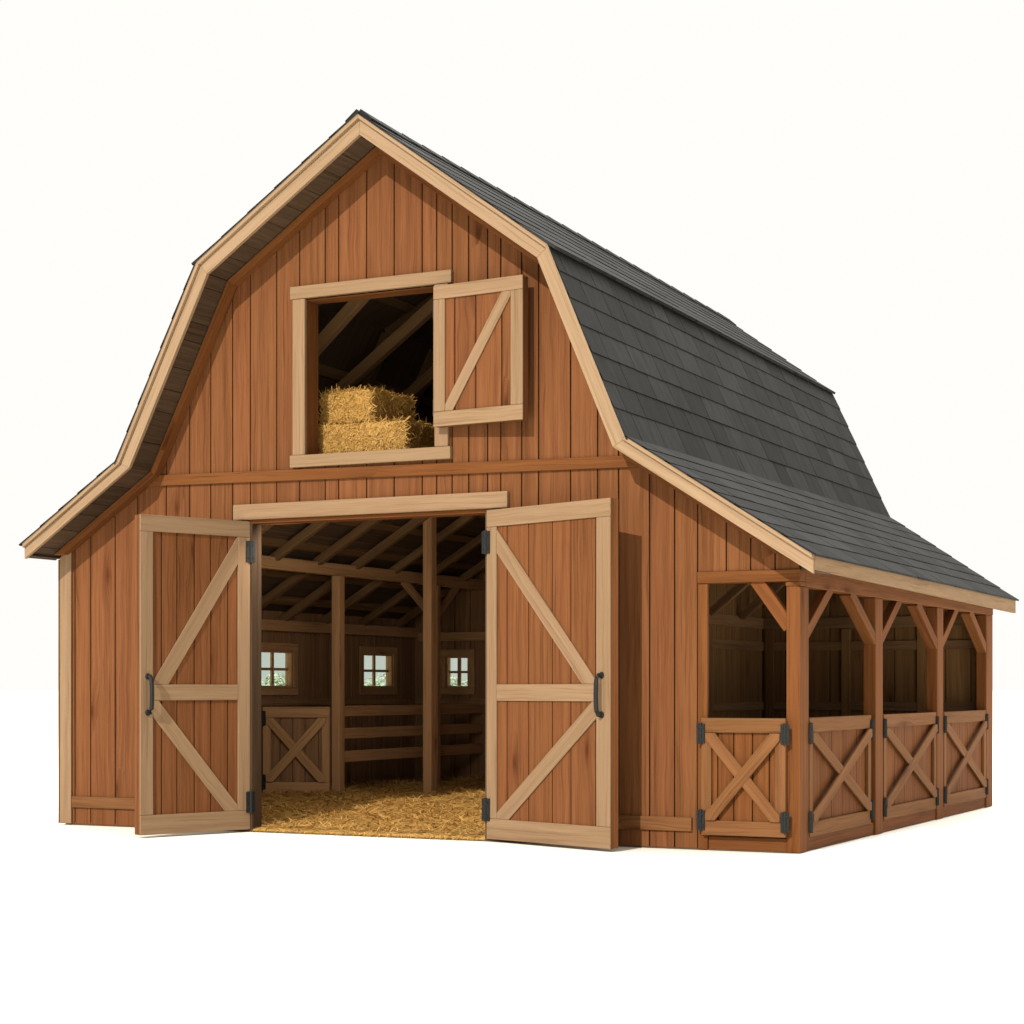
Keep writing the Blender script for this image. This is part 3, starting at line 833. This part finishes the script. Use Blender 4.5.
# ------------------------------------------------------------------ shrubs outside the small windows
def shrub(x, y, h, r, label):
    root = bpy.data.objects.new('shrub', None); col.objects.link(root); root.location = (x, y, 0)
    root['label'] = label; root['category'] = 'shrub'; root['group'] = 'shrubs outside the small windows'
    mb = MB()
    for k in range(5):
        a = k * 1.26 + R(); mb.tube([(0, 0, 0), (.12 * math.cos(a), .12 * math.sin(a), h * .35), (.4 * r * math.cos(a), .4 * r * math.sin(a), h * .75)], [.03, .02, .008], 6)
    mb.build('stem', 'bark', root)
    mb = MB(); cl = []
    for _ in range(26):
        a = R() * 6.283; rr = r * math.sqrt(R()) * .8; zz = .12 + (h - .22) * R()
        k = 1 - .55 * max(0, zz / h - .45) / .55
        cl.append((V((rr * k * math.cos(a), rr * k * math.sin(a), zz)), .16 + .14 * R()))
    for c, cr in cl:
        for _ in range(230):
            d = V((random.gauss(0, 1), random.gauss(0, 1), random.gauss(0, 1))).normalized()
            p = c + d * cr * (.55 + .45 * R())
            if p.z > h or p.z < .03: continue
            t = V((random.gauss(0, 1), random.gauss(0, 1), random.gauss(0, 1))).normalized(); s_ = d.cross(t).normalized(); t = s_.cross(d + s_ * .4).normalized()
            L, w = .024 + .02 * R(), .012 + .009 * R()
            mb.face([p - t * L, p + s_ * w, p + t * L, p - s_ * w], [(0, 0)] * 4, (R(), R()))
    mb.build('crown', 'leaf', root)
shrub(-5.55, 11.80, 1.52, .62, 'pale green shrub outside, seen through the leftmost small window')
shrub(-3.98, 12.57, 1.52, .66, 'pale green shrub outside, seen through the middle small window')
shrub(-2.80, 13.15, 1.47, .60, 'pale green shrub outside, seen through the small window nearest the right door')

# ------------------------------------------------------------------ ground, light, camera
mb = MB(); S = 1500
mb.face([V((-S, -S, 0)), V((S, -S, 0)), V((S, S, 0)), V((-S, S, 0))], [(0, 0)] * 4, (0, 0))
gr = mb.build('ground', 'ground'); gr['kind'] = 'structure'; gr['label'] = 'plain white ground'

w = bpy.data.worlds.new('World'); sc.world = w; w.use_nodes = True
bg = w.node_tree.nodes['Background']; bg.inputs[0].default_value = (1.0, .990, .955, 1); bg.inputs[1].default_value = 1.0

sd = V((.04, 1, -.60)).normalized()
su = bpy.data.lights.new('sun', 'SUN'); su.energy = 4.3; su.angle = math.radians(.6); su.color = (1, .965, .90)
so_ = bpy.data.objects.new('sun', su); col.objects.link(so_); so_.rotation_euler = sd.to_track_quat('-Z', 'Y').to_euler()
so_.location = (3, -20, 14)

# an added fill light, hidden behind the door head, brightens aisle, straw and posts
li = bpy.data.lights.new('aisle_fill', 'AREA'); li.shape = 'RECTANGLE'; li.size = 2.0; li.size_y = .25; li.energy = 46; li.color = (1, .93, .82)
lio = bpy.data.objects.new('aisle_fill', li); col.objects.link(lio); lio.location = (3.3, .26, 2.62)
lio.rotation_euler = V((-.25, 1, -.85)).to_track_quat('-Z', 'Y').to_euler()
# and a weak added fill, unseen, behind the head of the loft opening
lf = bpy.data.lights.new('loft_fill', 'AREA'); lf.shape = 'RECTANGLE'; lf.size = 1.1; lf.size_y = .2; lf.energy = 7; lf.color = (1, .93, .82)
lfo = bpy.data.objects.new('loft_fill', lf); col.objects.link(lfo); lfo.location = (3.35, .42, 4.50)
lfo.rotation_euler = V((-.35, 1, .0)).to_track_quat('-Z', 'Y').to_euler()
# a wide fill light added overhead, out of frame, keeps shade off the ground
la = bpy.data.lights.new('softbox', 'AREA'); la.shape = 'DISK'; la.size = 28; la.energy = 15000; la.color = (1, .985, .95)
lo_ = bpy.data.objects.new('softbox', la); col.objects.link(lo_); lo_.location = (4.5, 11, 24)
lo_.rotation_euler = (V((5, 9, 0)) - V((4.5, 11, 24))).to_track_quat('-Z', 'Y').to_euler()

cam = bpy.data.cameras.new('camera'); co = bpy.data.objects.new('camera', cam); col.objects.link(co)
co.location = (11.797, -14.196, 1.270); co.rotation_euler = (math.pi / 2, 0, .4622)
cam.sensor_width = 36; cam.lens = 1918.1 / 1024 * 36; cam.shift_y = (688.9 - 512) / 1024
cam.clip_end = 5000; cam.clip_start = .1
sc.camera = co

sc.view_settings.view_transform = 'Standard'; sc.view_settings.look = 'None'
sc.view_settings.exposure = 0; sc.view_settings.gamma = 1; sc.view_settings.use_curve_mapping = False
sc.render.engine = 'CYCLES'
sc.cycles.max_bounces = 10; sc.cycles.diffuse_bounces = 6; sc.cycles.transparent_max_bounces = 12
